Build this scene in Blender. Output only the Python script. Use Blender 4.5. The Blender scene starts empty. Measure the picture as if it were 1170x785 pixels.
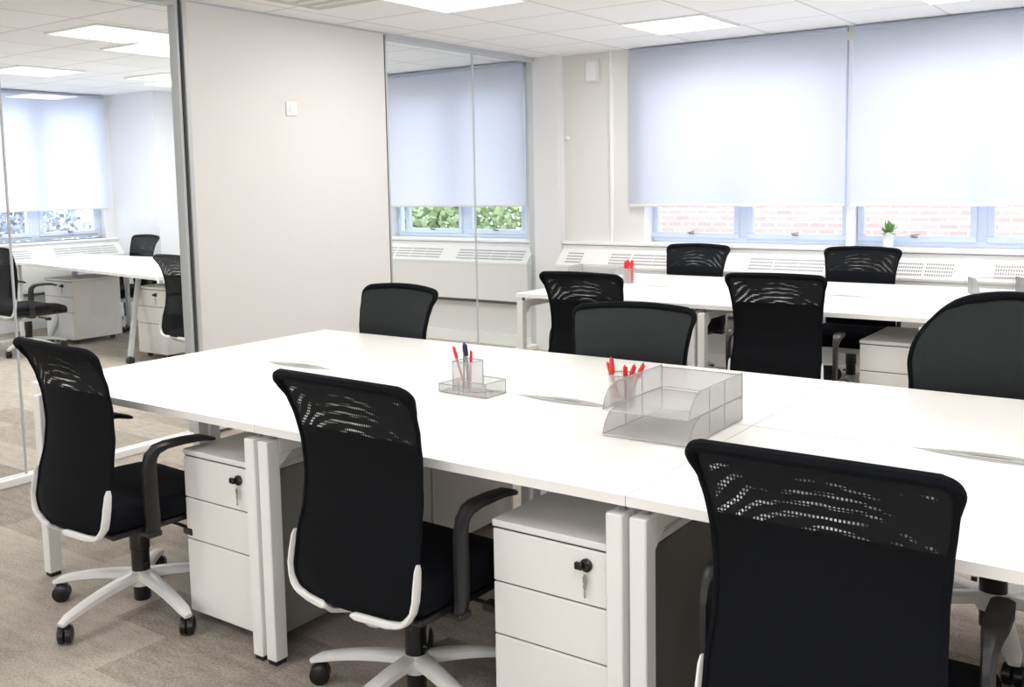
import bpy, bmesh, math, random
from mathutils import Vector, Matrix
random.seed(7)
S = bpy.context.scene
COL = S.collection
PI = math.pi
R_ = math.radians

# ------------------------------------------------------------------ materials
def new_mat(name):
    m = bpy.data.materials.new(name); m.use_nodes = True
    nt = m.node_tree
    b = nt.nodes.get('Principled BSDF')
    return m, nt, b

def link(nt, a, b): nt.links.new(a, b)

def coords(nt, kind='Object', scale=(1, 1, 1), loc=(0, 0, 0), rot=(0, 0, 0)):
    tc = nt.nodes.new('ShaderNodeTexCoord'); mp = nt.nodes.new('ShaderNodeMapping')
    mp.inputs['Scale'].default_value = scale; mp.inputs['Location'].default_value = loc
    mp.inputs['Rotation'].default_value = rot
    link(nt, tc.outputs[kind], mp.inputs['Vector'])
    return mp.outputs['Vector']

def math_node(nt, op, a, b=None, clamp=False):
    n = nt.nodes.new('ShaderNodeMath'); n.operation = op; n.use_clamp = clamp
    for i, v in enumerate((a, b)):
        if v is None: continue
        if isinstance(v, (int, float)): n.inputs[i].default_value = v
        else: link(nt, v, n.inputs[i])
    return n.outputs[0]

def plain(name, col, rough=.5, metal=0, noise=.03, nscale=30, bump=0, bscale=200, spec=.5, coat=0, emit=0):
    m, nt, b = new_mat(name)
    v = coords(nt)
    n = nt.nodes.new('ShaderNodeTexNoise'); n.inputs['Scale'].default_value = nscale; n.inputs['Detail'].default_value = 3
    link(nt, v, n.inputs['Vector'])
    r = nt.nodes.new('ShaderNodeMixRGB')
    c = Vector(col)
    r.inputs[1].default_value = (*(c * (1 - noise)), 1); r.inputs[2].default_value = (*[min(1, x * (1 + noise)) for x in col], 1)
    link(nt, n.outputs['Fac'], r.inputs[0]); link(nt, r.outputs[0], b.inputs['Base Color'])
    b.inputs['Roughness'].default_value = rough; b.inputs['Metallic'].default_value = metal
    b.inputs['Specular IOR Level'].default_value = spec
    if coat: b.inputs['Coat Weight'].default_value = coat
    if emit:
        b.inputs['Emission Color'].default_value = (*col, 1); b.inputs['Emission Strength'].default_value = emit
    if bump:
        n2 = nt.nodes.new('ShaderNodeTexNoise'); n2.inputs['Scale'].default_value = bscale
        link(nt, v, n2.inputs['Vector'])
        bp = nt.nodes.new('ShaderNodeBump'); bp.inputs['Strength'].default_value = bump; bp.inputs['Distance'].default_value = .002
        link(nt, n2.outputs['Fac'], bp.inputs['Height']); link(nt, bp.outputs[0], b.inputs['Normal'])
    return m

def see_through(name, col, fac, rough=.3, metal=.6, grid=0, thin_glass=False):
    """fine wire mesh: transparent between the wires"""
    m, nt, b = new_mat(name)
    out = nt.nodes.get('Material Output')
    b.inputs['Base Color'].default_value = (*col, 1); b.inputs['Roughness'].default_value = rough; b.inputs['Metallic'].default_value = metal
    t = nt.nodes.new('ShaderNodeBsdfTransparent'); mx = nt.nodes.new('ShaderNodeMixShader')
    mx.inputs[0].default_value = fac
    if grid:
        v = coords(nt)
        w = []
        for ax in 'XYZ':
            sp = nt.nodes.new('ShaderNodeSeparateXYZ'); link(nt, v, sp.inputs[0])
            fr = math_node(nt, 'FRACT', math_node(nt, 'MULTIPLY', sp.outputs[ax], grid))
            w.append(math_node(nt, 'LESS_THAN', fr, .16))
        s = math_node(nt, 'MULTIPLY', math_node(nt, 'ADD', math_node(nt, 'ADD', w[0], w[1]), w[2]), .28)
        s = math_node(nt, 'ADD', s, fac * .75, clamp=True)
        link(nt, s, mx.inputs[0])
    link(nt, t.outputs[0], mx.inputs[1]); link(nt, b.outputs[0], mx.inputs[2]); link(nt, mx.outputs[0], out.inputs['Surface'])
    return m

def glass_mat(name, tint=(.97, .985, .98)):
    m, nt, b = new_mat(name)
    out = nt.nodes.get('Material Output')
    t = nt.nodes.new('ShaderNodeBsdfTransparent'); t.inputs[0].default_value = (*tint, 1)
    g = nt.nodes.new('ShaderNodeBsdfGlossy'); g.inputs['Roughness'].default_value = .0
    lw = nt.nodes.new('ShaderNodeLayerWeight'); lw.inputs['Blend'].default_value = .5
    p5 = math_node(nt, 'POWER', lw.outputs['Facing'], 5)
    fr = math_node(nt, 'ADD', math_node(nt, 'MULTIPLY', p5, .5), .02)
    mx = nt.nodes.new('ShaderNodeMixShader')
    link(nt, fr, mx.inputs[0]); link(nt, t.outputs[0], mx.inputs[1]); link(nt, g.outputs[0], mx.inputs[2])
    link(nt, mx.outputs[0], out.inputs['Surface'])
    return m

M = {}
M['desk'] = plain('white_laminate', (.93, .925, .90), .28, noise=.008, nscale=8, spec=.4)
M['edge'] = plain('white_edging', (.80, .80, .79), .45, noise=.01)
M['white_metal'] = plain('white_powder_coat', (.89, .89, .875), .4, noise=.01)
M['ped'] = plain('pedestal_white', (.88, .87, .85), .45, noise=.01)
M['ped_side'] = plain('pedestal_side_grey', (.30, .30, .28), .5)  # white carcass with the under-desk shade put into its colour
M['ped_side_dark'] = plain('pedestal_side_charcoal', (.10, .10, .095), .5)  # same white carcass, deeper under-desk shade put into its colour
M['gap'] = plain('shadow_gap_dark', (.05, .05, .05), .8)
M['grey_plastic'] = plain('grey_plastic', (.22, .22, .22), .5)
M['port'] = plain('port_grey', (.42, .42, .41), .5)
M['black_plastic'] = plain('black_plastic', (.012, .012, .013), .42, noise=.1)
M['black_gloss'] = plain('black_rubber', (.008, .008, .009), .3, noise=.1)
M['fabric'] = plain('black_fabric', (.0055, .0065, .009), .9, noise=.3, nscale=120, bump=.4, bscale=500, spec=.12)
M['fabric_front'] = plain('charcoal_fabric', (.022, .025, .027), .85, noise=.2, nscale=150, bump=.3, bscale=600, spec=.3)
M['chrome'] = plain('steel', (.6, .58, .55), .25, 1)
M['base_white'] = plain('white_chair_base', (.84, .84, .83), .35, noise=.01)
M['silver'] = plain('anodised_aluminium', (.56, .58, .60), .5, .25, noise=.02)
M['dark_seal'] = plain('dark_rubber_seal', (.06, .06, .065), .6)
M['wall'] = plain('painted_wall', (.74, .735, .715), .85, noise=.01, nscale=3, spec=.2)
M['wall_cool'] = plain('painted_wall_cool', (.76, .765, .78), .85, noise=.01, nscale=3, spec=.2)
M['panel'] = plain('partition_board', (.75, .735, .72), .6, noise=.012, nscale=2, spec=.3)
M['upvc'] = plain('window_frame_pale_blue', (.62, .70, .84), .45, noise=.01)
M['sill'] = plain('sill_white', (.85, .85, .86), .35, noise=.01)
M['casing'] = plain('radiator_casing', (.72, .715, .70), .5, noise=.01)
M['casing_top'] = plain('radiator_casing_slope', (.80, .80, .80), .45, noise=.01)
M['base_dark'] = plain('skirting_recess', (.38, .39, .40), .7)  # shadow of the recess put into the colour
M['glass'] = glass_mat('clear_glass')
M['wglass'] = glass_mat('window_glass', (.97, .98, 1))
M['mesh'] = see_through('silver_wire_mesh', (.50, .50, .49), .30, .4, .35, grid=330)
M['mesh_dense'] = see_through('silver_wire_mesh_floor', (.50, .50, .49), .48, .4, .35, grid=330)
M['mesh_far'] = see_through('dense_grey_mesh', (.30, .30, .30), .85, .4, .3, grid=330)
M['foliage_pale'] = plain('pale_blue_grey_leaf', (.42, .46, .50), .7, noise=.5, nscale=2)
M['wire'] = plain('silver_wire', (.36, .35, .35), .35, .5)
M['red'] = plain('red_plastic', (.72, .035, .03), .3, noise=.03)
M['navy'] = plain('navy_plastic', (.008, .012, .04), .3)
M['clearpen'] = see_through('clear_pen_barrel', (.75, .35, .33), .55, .15, 0)
M['cleardark'] = see_through('smoky_pen_barrel', (.35, .45, .47), .65, .15, 0)
M['pot'] = plain('white_ceramic', (.85, .88, .87), .25, noise=.01)
M['leaf'] = plain('green_leaf', (.16, .34, .10), .5, noise=.35, nscale=25)
M['soil'] = plain('soil', (.05, .035, .02), .9)
M['foliage'] = plain('tree_leaf', (.34, .44, .22), .7, noise=.5, nscale=2)
M['bark'] = plain('bark', (.12, .08, .05), .9)
M['tabledark'] = plain('dark_underside', (.03, .03, .032), .6)
M['cassette'] = plain('beige_cassette', (.58, .56, .50), .6)

# carpet planks
def carpet():
    m, nt, b = new_mat('carpet_planks')
    v = coords(nt, 'Object', (1, 1, 1), (0.13, 0.06, 0))
    br = nt.nodes.new('ShaderNodeTexBrick')
    br.offset = .37; br.inputs['Scale'].default_value = 1
    br.inputs['Brick Width'].default_value = .75; br.inputs['Row Height'].default_value = .25
    br.inputs['Mortar Size'].default_value = 0
    br.inputs['Color1'].default_value = (0, 0, 0, 1); br.inputs['Color2'].default_value = (1, 1, 1, 1)
    link(nt, v, br.inputs['Vector'])
    n = nt.nodes.new('ShaderNodeTexNoise'); n.inputs['Scale'].default_value = 1; n.inputs['Detail'].default_value = 6; n.inputs['Roughness'].default_value = .7
    v2 = coords(nt, 'Object', (9, 26, 1)); link(nt, v2, n.inputs['Vector'])
    n3 = nt.nodes.new('ShaderNodeTexNoise'); n3.inputs['Scale'].default_value = 120; n3.inputs['Detail'].default_value = 2
    link(nt, coords(nt), n3.inputs['Vector'])
    a = math_node(nt, 'MULTIPLY', br.outputs['Color'], .26)
    c = math_node(nt, 'MULTIPLY', n.outputs['Fac'], .62)
    d = math_node(nt, 'MULTIPLY', n3.outputs['Fac'], .70)
    s = math_node(nt, 'ADD', math_node(nt, 'ADD', a, c), d)
    r = nt.nodes.new('ShaderNodeValToRGB')
    r.color_ramp.elements[0].position = .42; r.color_ramp.elements[0].color = (.190, .163, .137, 1)
    r.color_ramp.elements[1].position = 1.0; r.color_ramp.elements[1].color = (.56, .50, .435, 1)
    link(nt, s, r.inputs[0]); link(nt, r.outputs[0], b.inputs['Base Color'])
    b.inputs['Roughness'].default_value = .95; b.inputs['Specular IOR Level'].default_value = .1
    bp = nt.nodes.new('ShaderNodeBump'); bp.inputs['Strength'].default_value = .5; bp.inputs['Distance'].default_value = .004
    link(nt, n3.outputs['Fac'], bp.inputs['Height']); link(nt, bp.outputs[0], b.inputs['Normal'])
    return m
M['carpet'] = carpet()

def ceiling_mat():
    m, nt, b = new_mat('ceiling_tiles')
    v = coords(nt, 'Object', (1, 1, 1), (2.22 + 6.0, -3.98 + 6.0, 0))
    br = nt.nodes.new('ShaderNodeTexBrick'); br.offset = 0; br.offset_frequency = 1
    br.inputs['Scale'].default_value = 1; br.inputs['Brick Width'].default_value = .6; br.inputs['Row Height'].default_value = .6
    br.inputs['Mortar Size'].default_value = .010; br.inputs['Mortar Smooth'].default_value = .1
    br.inputs['Color1'].default_value = (.93, .93, .93, 1); br.inputs['Color2'].default_value = (.90, .90, .905, 1)
    br.inputs['Mortar'].default_value = (.70, .70, .71, 1)
    link(nt, v, br.inputs['Vector']); link(nt, br.outputs['Color'], b.inputs['Base Color'])
    n = nt.nodes.new('ShaderNodeTexNoise'); n.inputs['Scale'].default_value = 140; link(nt, coords(nt), n.inputs['Vector'])
    bp = nt.nodes.new('ShaderNodeBump'); bp.inputs['Strength'].default_value = .2; bp.inputs['Distance'].default_value = .002
    link(nt, n.outputs['Fac'], bp.inputs['Height']); link(nt, bp.outputs[0], b.inputs['Normal'])
    b.inputs['Roughness'].default_value = .9; b.inputs['Specular IOR Level'].default_value = .1
    return m
M['ceiling'] = ceiling_mat()

def blind_mat(k=1.0):
    m, nt, b = new_mat('roller_blind_fabric')
    out = nt.nodes.get('Material Output')
    nt.nodes.remove(b)
    v = coords(nt)
    n = nt.nodes.new('ShaderNodeTexNoise'); n.inputs['Scale'].default_value = 300
    link(nt, v, n.inputs['Vector'])
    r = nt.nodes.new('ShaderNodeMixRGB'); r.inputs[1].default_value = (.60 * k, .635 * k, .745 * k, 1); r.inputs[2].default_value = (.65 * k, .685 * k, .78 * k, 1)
    link(nt, n.outputs['Fac'], r.inputs[0])
    d = nt.nodes.new('ShaderNodeBsdfDiffuse'); t = nt.nodes.new('ShaderNodeBsdfTranslucent')
    link(nt, r.outputs[0], d.inputs[0]); link(nt, r.outputs[0], t.inputs[0])
    mx = nt.nodes.new('ShaderNodeMixShader'); mx.inputs[0].default_value = .36
    link(nt, d.outputs[0], mx.inputs[1]); link(nt, t.outputs[0], mx.inputs[2]); link(nt, mx.outputs[0], out.inputs['Surface'])
    return m
M['blind'] = blind_mat(); M['blind_pale'] = blind_mat(1.18)  # second copy: same fabric lightened, extra brightness of light put into the colour

def brick_mat():
    m, nt, b = new_mat('pale_brickwork')
    v = coords(nt, 'Object', (1, 1, 1), (0, 0, 0), (PI / 2, 0, 0))
    br = nt.nodes.new('ShaderNodeTexBrick'); br.inputs['Scale'].default_value = 1
    br.inputs['Brick Width'].default_value = .30; br.inputs['Row Height'].default_value = .11; br.inputs['Mortar Size'].default_value = .018
    br.inputs['Color1'].default_value = (.50, .33, .285, 1); br.inputs['Color2'].default_value = (.55, .41, .355, 1); br.inputs['Mortar'].default_value = (.68, .65, .61, 1)
    link(nt, v, br.inputs['Vector']); link(nt, br.outputs['Color'], b.inputs['Base Color'])
    b.inputs['Roughness'].default_value = .9
    return m
M['brick'] = brick_mat()

def grille_mat():
    """rows of short vertical slots in a pressed metal vent plate (object x, and height along z)"""
    m, nt, b = new_mat('slotted_vent_plate')
    tc = nt.nodes.new('ShaderNodeTexCoord'); sp = nt.nodes.new('ShaderNodeSeparateXYZ'); link(nt, tc.outputs['UV'], sp.inputs[0])
    fx = math_node(nt, 'FRACT', math_node(nt, 'MULTIPLY', sp.outputs['X'], 12))
    fy = math_node(nt, 'FRACT', math_node(nt, 'MULTIPLY', sp.outputs['Y'], 4))
    a = math_node(nt, 'LESS_THAN', fx, .62); c = math_node(nt, 'LESS_THAN', fy, .55)
    s = math_node(nt, 'MULTIPLY', a, c)
    r = nt.nodes.new('ShaderNodeMixRGB'); r.inputs[1].default_value = (.80, .80, .80, 1); r.inputs[2].default_value = (.17, .17, .17, 1)
    link(nt, s, r.inputs[0]); link(nt, r.outputs[0], b.inputs['Base Color']); b.inputs['Roughness'].default_value = .5
    return m
M['grille'] = grille_mat()

def chair_mesh_mat():
    """black knitted net; in the upper band the weave opens in arcs of tiny gaps (local coordinates, real holes in the knit)"""
    m, nt, b = new_mat('black_chair_net')
    out = nt.nodes.get('Material Output')
    b.inputs['Base Color'].default_value = (.0045, .0055, .007, 1); b.inputs['Roughness'].default_value = .8
    b.inputs['Specular IOR Level'].default_value = .12
    tc = nt.nodes.new('ShaderNodeTexCoord'); sp = nt.nodes.new('ShaderNodeSeparateXYZ'); link(nt, tc.outputs['Object'], sp.inputs[0])
    X, Z = sp.outputs['X'], sp.outputs['Z']
    ns = nt.nodes.new('ShaderNodeTexNoise'); ns.inputs['Scale'].default_value = 5; link(nt, tc.outputs['Object'], ns.inputs['Vector'])
    wob = math_node(nt, 'MULTIPLY', math_node(nt, 'SUBTRACT', ns.outputs['Fac'], .5), .10)
    dx = math_node(nt, 'MULTIPLY', math_node(nt, 'SUBTRACT', X, .02), .62)
    dz = math_node(nt, 'SUBTRACT', Z, .735)
    d = math_node(nt, 'SQRT', math_node(nt, 'ADD', math_node(nt, 'MULTIPLY', dx, dx), math_node(nt, 'MULTIPLY', dz, dz)))
    d = math_node(nt, 'ADD', d, wob)
    ring = math_node(nt, 'FRACT', math_node(nt, 'MULTIPLY', d, 42))  # moire arcs of light drawn into the net as see-through dashes
    ring = math_node(nt, 'LESS_THAN', ring, .34)
    dash = math_node(nt, 'FRACT', math_node(nt, 'MULTIPLY', X, 130))
    dash = math_node(nt, 'LESS_THAN', dash, .55)
    dash2 = math_node(nt, 'LESS_THAN', math_node(nt, 'FRACT', math_node(nt, 'MULTIPLY', Z, 110)), .6)
    n2 = nt.nodes.new('ShaderNodeTexNoise'); n2.inputs['Scale'].default_value = 9; link(nt, tc.outputs['Object'], n2.inputs['Vector'])
    patch = nt.nodes.new('ShaderNodeMapRange'); patch.inputs[1].default_value = .42; patch.inputs[2].default_value = .68; link(nt, n2.outputs['Fac'], patch.inputs[0])
    # band between z .80 and .905 inside the borders
    lo = nt.nodes.new('ShaderNodeMapRange'); lo.inputs[1].default_value = .785; lo.inputs[2].default_value = .80; link(nt, Z, lo.inputs[0])
    hi = nt.nodes.new('ShaderNodeMapRange'); hi.inputs[1].default_value = .908; hi.inputs[2].default_value = .898; link(nt, Z, hi.inputs[0])
    ax = math_node(nt, 'ABSOLUTE', X)
    sd = nt.nodes.new('ShaderNodeMapRange'); sd.inputs[1].default_value = .205; sd.inputs[2].default_value = .195; link(nt, ax, sd.inputs[0])
    f = math_node(nt, 'MULTIPLY', math_node(nt, 'MULTIPLY', ring, dash), dash2)
    f = math_node(nt, 'MULTIPLY', f, patch.outputs[0])
    for q in (lo, hi, sd): f = math_node(nt, 'MULTIPLY', f, q.outputs[0])
    f = math_node(nt, 'ADD', math_node(nt, 'MULTIPLY', f, .62), .006, clamp=True)
    t = nt.nodes.new('ShaderNodeBsdfTransparent'); mx = nt.nodes.new('ShaderNodeMixShader')
    link(nt, f, mx.inputs[0]); link(nt, b.outputs[0], mx.inputs[1]); link(nt, t.outputs[0], mx.inputs[2]); link(nt, mx.outputs[0], out.inputs['Surface'])
    return m
M['net'] = chair_mesh_mat()

def emitter(name, col, s):
    m, nt, b = new_mat(name)
    b.inputs['Base Color'].default_value = (.9, .9, .9, 1)
    b.inputs['Emission Color'].default_value = (*col, 1); b.inputs['Emission Strength'].default_value = s
    return m
M['diffuser'] = emitter('lit_diffuser', (1, .99, .97), 1.3)

# ------------------------------------------------------------------ mesh helpers
def bm_box(bm, x0, x1, y0, y1, z0, z1, bev=0, seg=2):
    r = bmesh.ops.create_cube(bm, size=1)
    vs = r['verts']
    for v in vs:
        v.co.x = x0 + (v.co.x + .5) * (x1 - x0); v.co.y = y0 + (v.co.y + .5) * (y1 - y0); v.co.z = z0 + (v.co.z + .5) * (z1 - z0)
    if bev:
        es = list({e for v in vs for e in v.link_edges})
        r = bmesh.ops.bevel(bm, geom=es, offset=bev, segments=seg, affect='EDGES', profile=.5)
        vs = list({v for f in r['faces'] for v in f.verts} | {v for v in vs if v.is_valid})
    return vs

def xform(vs, mat):
    for v in vs: v.co = mat @ v.co

def bm_cyl(bm, p0, p1, r0, r1=None, seg=16, cap=True):
    r1 = r0 if r1 is None else r1
    p0, p1 = Vector(p0), Vector(p1); d = p1 - p0
    r = bmesh.ops.create_cone(bm, cap_ends=cap, segments=seg, radius1=r0, radius2=r1, depth=d.length)
    q = Vector((0, 0, 1)).rotation_difference(d.normalized()).to_matrix().to_4x4()
    xform(r['verts'], Matrix.Translation((p0 + p1) / 2) @ q)
    return r['verts']

def bm_lathe(bm, prof, seg=24, mat=None):
    rings = []
    for r, z in prof:
        rings.append([bm.verts.new((r * math.cos(2 * PI * i / seg), r * math.sin(2 * PI * i / seg), z)) for i in range(seg)])
    for a, b in zip(rings, rings[1:]):
        for i in range(seg): bm.faces.new((a[i], a[(i + 1) % seg], b[(i + 1) % seg], b[i]))
    bm.faces.new(rings[0][::-1]); bm.faces.new(rings[-1])
    vs = [v for r in rings for v in r]
    if mat: xform(vs, mat)
    return vs

def bm_sweep(bm, pts, rad, closed=False, n=8, up=(0, 0, 1)):
    """rad: number or list of (side radius, up radius) per point"""
    pts = [Vector(p) for p in pts]; N = len(pts); up = Vector(up)
    rings = []
    for i, p in enumerate(pts):
        a = pts[(i - 1) % N] if (closed or i > 0) else p
        b = pts[(i + 1) % N] if (closed or i < N - 1) else p
        t = (b - a).normalized()
        s = t.cross(up)
        if s.length < 1e-4: s = t.cross(Vector((1, 0, 0)))
        s.normalize(); u = s.cross(t).normalized()
        rr = rad[i] if isinstance(rad, list) else rad
        ra, rb = rr if isinstance(rr, tuple) else (rr, rr)
        rings.append([bm.verts.new(p + s * ra * math.cos(2 * PI * k / n) + u * rb * math.sin(2 * PI * k / n)) for k in range(n)])
    m = N if closed else N - 1
    for i in range(m):
        a, b = rings[i], rings[(i + 1) % N]
        for k in range(n): bm.faces.new((a[k], a[(k + 1) % n], b[(k + 1) % n], b[k]))
    if not closed:
        bm.faces.new(rings[0][::-1]); bm.faces.new(rings[-1])

def bm_rect_sweep(bm, pts, sizes, closed=False, up=(0, 0, 1), bev=.18):
    """rounded-rectangle section"""
    pts = [Vector(p) for p in pts]; N = len(pts); up = Vector(up); rings = []
    for i, p in enumerate(pts):
        a = pts[(i - 1) % N] if (closed or i > 0) else p
        b = pts[(i + 1) % N] if (closed or i < N - 1) else p
        t = (b - a).normalized(); s = t.cross(up)
        if s.length < 1e-4: s = t.cross(Vector((0, 1, 0)))
        s.normalize(); u = s.cross(t).normalized()
        w, h = sizes[i] if isinstance(sizes, list) else sizes
        w /= 2; h /= 2; c = 1 - 2 * bev
        sec = [(1, c), (c, 1), (-c, 1), (-1, c), (-1, -c), (-c, -1), (c, -1), (1, -c)]
        rings.append([bm.verts.new(p + s * w * x + u * h * y) for x, y in sec])
    n = 8
    for i in range(N if closed else N - 1):
        a, b = rings[i], rings[(i + 1) % N]
        for k in range(n): bm.faces.new((a[k], a[(k + 1) % n], b[(k + 1) % n], b[k]))
    if not closed:
        bm.faces.new(rings[0][::-1]); bm.faces.new(rings[-1])

def obj(name, bm, mat, parent=None, smooth=False, loc=None):
    me = bpy.data.meshes.new(name)
    bmesh.ops.recalc_face_normals(bm, faces=bm.faces[:])
    bm.to_mesh(me); bm.free()
    me.materials.append(mat)
    if smooth:
        for p in me.polygons: p.use_smooth = True
        try: me.set_sharp_from_angle(angle=math.radians(38))
        except Exception: pass
    o = bpy.data.objects.new(name, me); COL.objects.link(o)
    if parent: o.parent = parent
    if loc: o.location = loc
    return o

def NB(): return bmesh.new()

def thing(name, label, cat, loc=(0, 0, 0), rz=0, group=None):
    o = bpy.data.objects.new(name, None); o.empty_display_size = .1; COL.objects.link(o)
    o.location = loc; o.rotation_euler = (0, 0, rz)
    return tag(o, label, cat, group)

def tag(o, label, cat, group=None):
    o['label'] = label; o['category'] = cat
    if group: o['group'] = group
    return o

def struct(o): o['kind'] = 'structure'; return o

KIDS = {}
def children(o): return [c for c in bpy.data.objects if c.parent == o]
def copy_tree(o, parent=None):
    c = o.copy(); COL.objects.link(c); c.parent = parent
    for ch in children(o): copy_tree(ch, c)
    return c
def dup(o, label, loc, rz=0):
    c = copy_tree(o); c.location = loc; c.rotation_euler = (0, 0, rz); c['label'] = label
    return c

def box_obj(name, mat, x0, x1, y0, y1, z0, z1, parent=None, bev=0):
    b = NB(); bm_box(b, x0, x1, y0, y1, z0, z1, bev); return obj(name, b, mat, parent)

# ------------------------------------------------------------------ room shell
H = 2.4565
WY = 5.15          # window wall plane
PX_ = -3.68        # glazed partition plane
XR, YB, XL = 3.4, -4.2, -8.95
struct(box_obj('floor', M['carpet'], XL - .3, XR + .1, YB - .1, WY + .35, -.1, 0))
struct(box_obj('ceiling', M['ceiling'], XL - .3, XR + .1, YB - .1, WY + .35, H, H + .1))
struct(box_obj('wall_right', M['wall'], XR, XR + .1, YB, WY + .3, 0, H))
struct(box_obj('wall_rear', M['wall'], XL, XR, YB - .1, YB, 0, H))

def wall_with_openings(name, x0, x1, opens, z0, z1, mat, parent=None):
    b = NB(); y0, y1 = WY, WY + .25
    bm_box(b, x0, x1, y0, y1, 0, z0); bm_box(b, x0, x1, y0, y1, z1, H)
    xs = [x0] + [v for o in opens for v in o] + [x1]
    for i in range(0, len(xs), 2): bm_box(b, xs[i], xs[i + 1], y0, y1, z0, z1)
    return struct(obj(name, b, mat))
Z0, Z1 = .915, 2.36
main_op = [(-2.66, 2.72)]
left_op = [(-5.42, -3.80), (-7.9, -6.1)]
wall_with_openings('wall_front', XL - .3, XR, [left_op[1], left_op[0], main_op[0]], Z0, Z1, M['wall'])
# left end wall of the other office (window wall running into depth)
b = NB()
LY0, LY1 = 1.2, 4.42
bm_box(b, XL - .25, XL, YB, LY0, 0, H); bm_box(b, XL - .25, XL, LY1, WY, 0, H)
bm_box(b, XL - .25, XL, LY0, LY1, 0, .90); bm_box(b, XL - .25, XL, LY0, LY1, Z1, H)
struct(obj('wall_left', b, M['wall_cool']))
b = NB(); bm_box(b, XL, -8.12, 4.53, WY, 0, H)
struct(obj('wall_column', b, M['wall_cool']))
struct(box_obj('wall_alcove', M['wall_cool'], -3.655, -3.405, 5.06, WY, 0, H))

# windows ---------------------------------------------------------------
def window(name, x0, x1, panes, zb, zt, axis='y', parent=None):
    """pale blue frame, sashes, mullion, glass and stay handles; built along x then turned for the left room"""
    root = bpy.data.objects.new(name, None); COL.objects.link(root); root['kind'] = 'structure'
    f = NB(); d0, d1 = 0, .06
    bm_box(f, x0, x1, d0, d1, zb, zb + .045, .004, 1); bm_box(f, x0, x1, d0, d1, zt - .05, zt, .004, 1)
    bm_box(f, x0, x0 + .04, d0, d1, zb + .045, zt - .05, .004, 1); bm_box(f, x1 - .04, x1, d0, d1, zb + .045, zt - .05, .004, 1)
    for a, c in zip(panes, panes[1:]):
        bm_box(f, a[1] + .035, c[0] - .035, d0, d1, zb + .045, zt - .05, .004, 1)
    obj('window_frame', f, M['upvc'], root)
    for (a, c) in panes:
        s = NB(); w = .045; e = -.015
        bm_box(s, a - w, c + w, e, e + .05, zb + .03, zb + .075, .006, 1); bm_box(s, a - w, c + w, e, e + .05, zt - .09, zt - .05, .006, 1)
        bm_box(s, a - w, a, e, e + .05, zb + .075, zt - .09, .006, 1); bm_box(s, c, c + w, e, e + .05, zb + .075, zt - .09, .006, 1)
        so = obj('sash', s, M['upvc'], root)
        box_obj('pane', M['wglass'], a, c, .012, .02, zb + .075, zt - .09, so)
        h = NB(); mx = (a + c) / 2
        bm_box(h, mx - .02, mx + .02, -.035, -.015, zb + .06, zb + .072, .003, 1); bm_cyl(h, (mx - .03, -.03, zb + .075), (mx + .035, -.045, zb + .085), .005, seg=8)
        obj('stay_handle', h, M['grey_plastic'], so)
    return root
sc_ = lambda x: 1.03 + (x - 1.03) * 1.0243
P = [(-2.569, -1.895), (-1.744, -1.092)]; P2 = [(-.941, -.261), (-.115, .565)]; P3 = [(.715, 1.39), (1.54, 2.19)]
for i, (pp, a, c) in enumerate([(P, -2.66, -1.02), (P2, -1.02, .645), (P3, .645, 2.72)]):
    x0, x1 = sc_(a) if i else -2.66, sc_(c) if i < 2 else 2.72
    w = window('window_%d' % (i + 1), x0, x1, [(sc_(u), sc_(v)) for u, v in pp], .935, Z1)
    w.location.y = 5.32 - .02
w = window('window_4', -5.42, -3.80, [(-5.26, -4.66), (-4.50, -3.95)], .935, Z1); w.location.y = 5.30
w = window('window_5', -7.9, -6.1, [(-7.75, -7.08), (-6.92, -6.25)], .935, Z1); w.location.y = 5.30
# left wall window (x axis of the unit runs along +Y)
w = window('window_6', LY0, LY1, [(1.35, 2.0), (2.2, 2.85), (2.98, 3.58), (3.76, 4.33)], .915, Z1)
w.rotation_euler.z = PI / 2; w.location = (XL - .10, 0, 0)

def sill(name, x0, x1, y0, y1, z=.93):
    return struct(box_obj(name, M['sill'], x0, x1, y0, y1, z - .025, z, None, .005))
sill('trim_1', -3.40, XR, 5.085, 5.36)
sill('trim_2', XL, PX_ - .03, 5.085, 5.36)
struct(box_obj('trim_3', M['sill'], XL - .2, XL + .07, LY0, 4.53, .875, .90, None, .005))
struct(box_obj('trim_5', M['sill'], -2.956, -2.936, 5.128, WY, .93, H))       # thin vertical cover strip
struct(box_obj('trim_6', M['sill'], -1.070, -1.036, 5.15, 5.30, .935, 2.36))

# roller blinds -----------------------------------------------------------
def blind(x0, x1, label, zb=1.232, mat='blind'):
    t = thing('roller_blind', label, 'blind', ((x0 + x1) / 2, 5.115, 1.2), 0, 'white roller blinds')
    hw = (x1 - x0) / 2
    f = NB(); n = 12
    vs = [[f.verts.new((-hw + 2 * hw * i / n, .001 * math.sin(i), z)) for i in range(n + 1)] for z in (zb - 1.2, H - 1.2 - .03)]
    for i in range(n): f.faces.new((vs[0][i], vs[0][i + 1], vs[1][i + 1], vs[1][i]))
    obj('fabric', f, M[mat], t)
    bb = NB(); bm_box(bb, -hw, hw, -.008, .008, zb - 1.2 - .016, zb - 1.2 + .004, .004, 2); obj('bottom_bar', bb, M['casing'], t)
    r = NB(); bm_cyl(r, (-hw, .01, H - 1.2 - .025), (hw, .01, H - 1.2 - .025), .02, seg=16); obj('roller', r, M['blind'], t, True)
    return t
blind(-2.771, -1.073, 'white roller blind over the window left of the white vertical gap strip')
blind(-1.033, .66, 'white roller blind above the potted plant, right of the gap strip')
blind(.70, 2.72, 'white roller blind at the far right end of the window wall')
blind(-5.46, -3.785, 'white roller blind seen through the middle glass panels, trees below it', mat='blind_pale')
blind(-7.95, -6.05, 'white roller blind on the part of the other office hidden behind the solid panel', mat='blind_pale')
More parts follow.
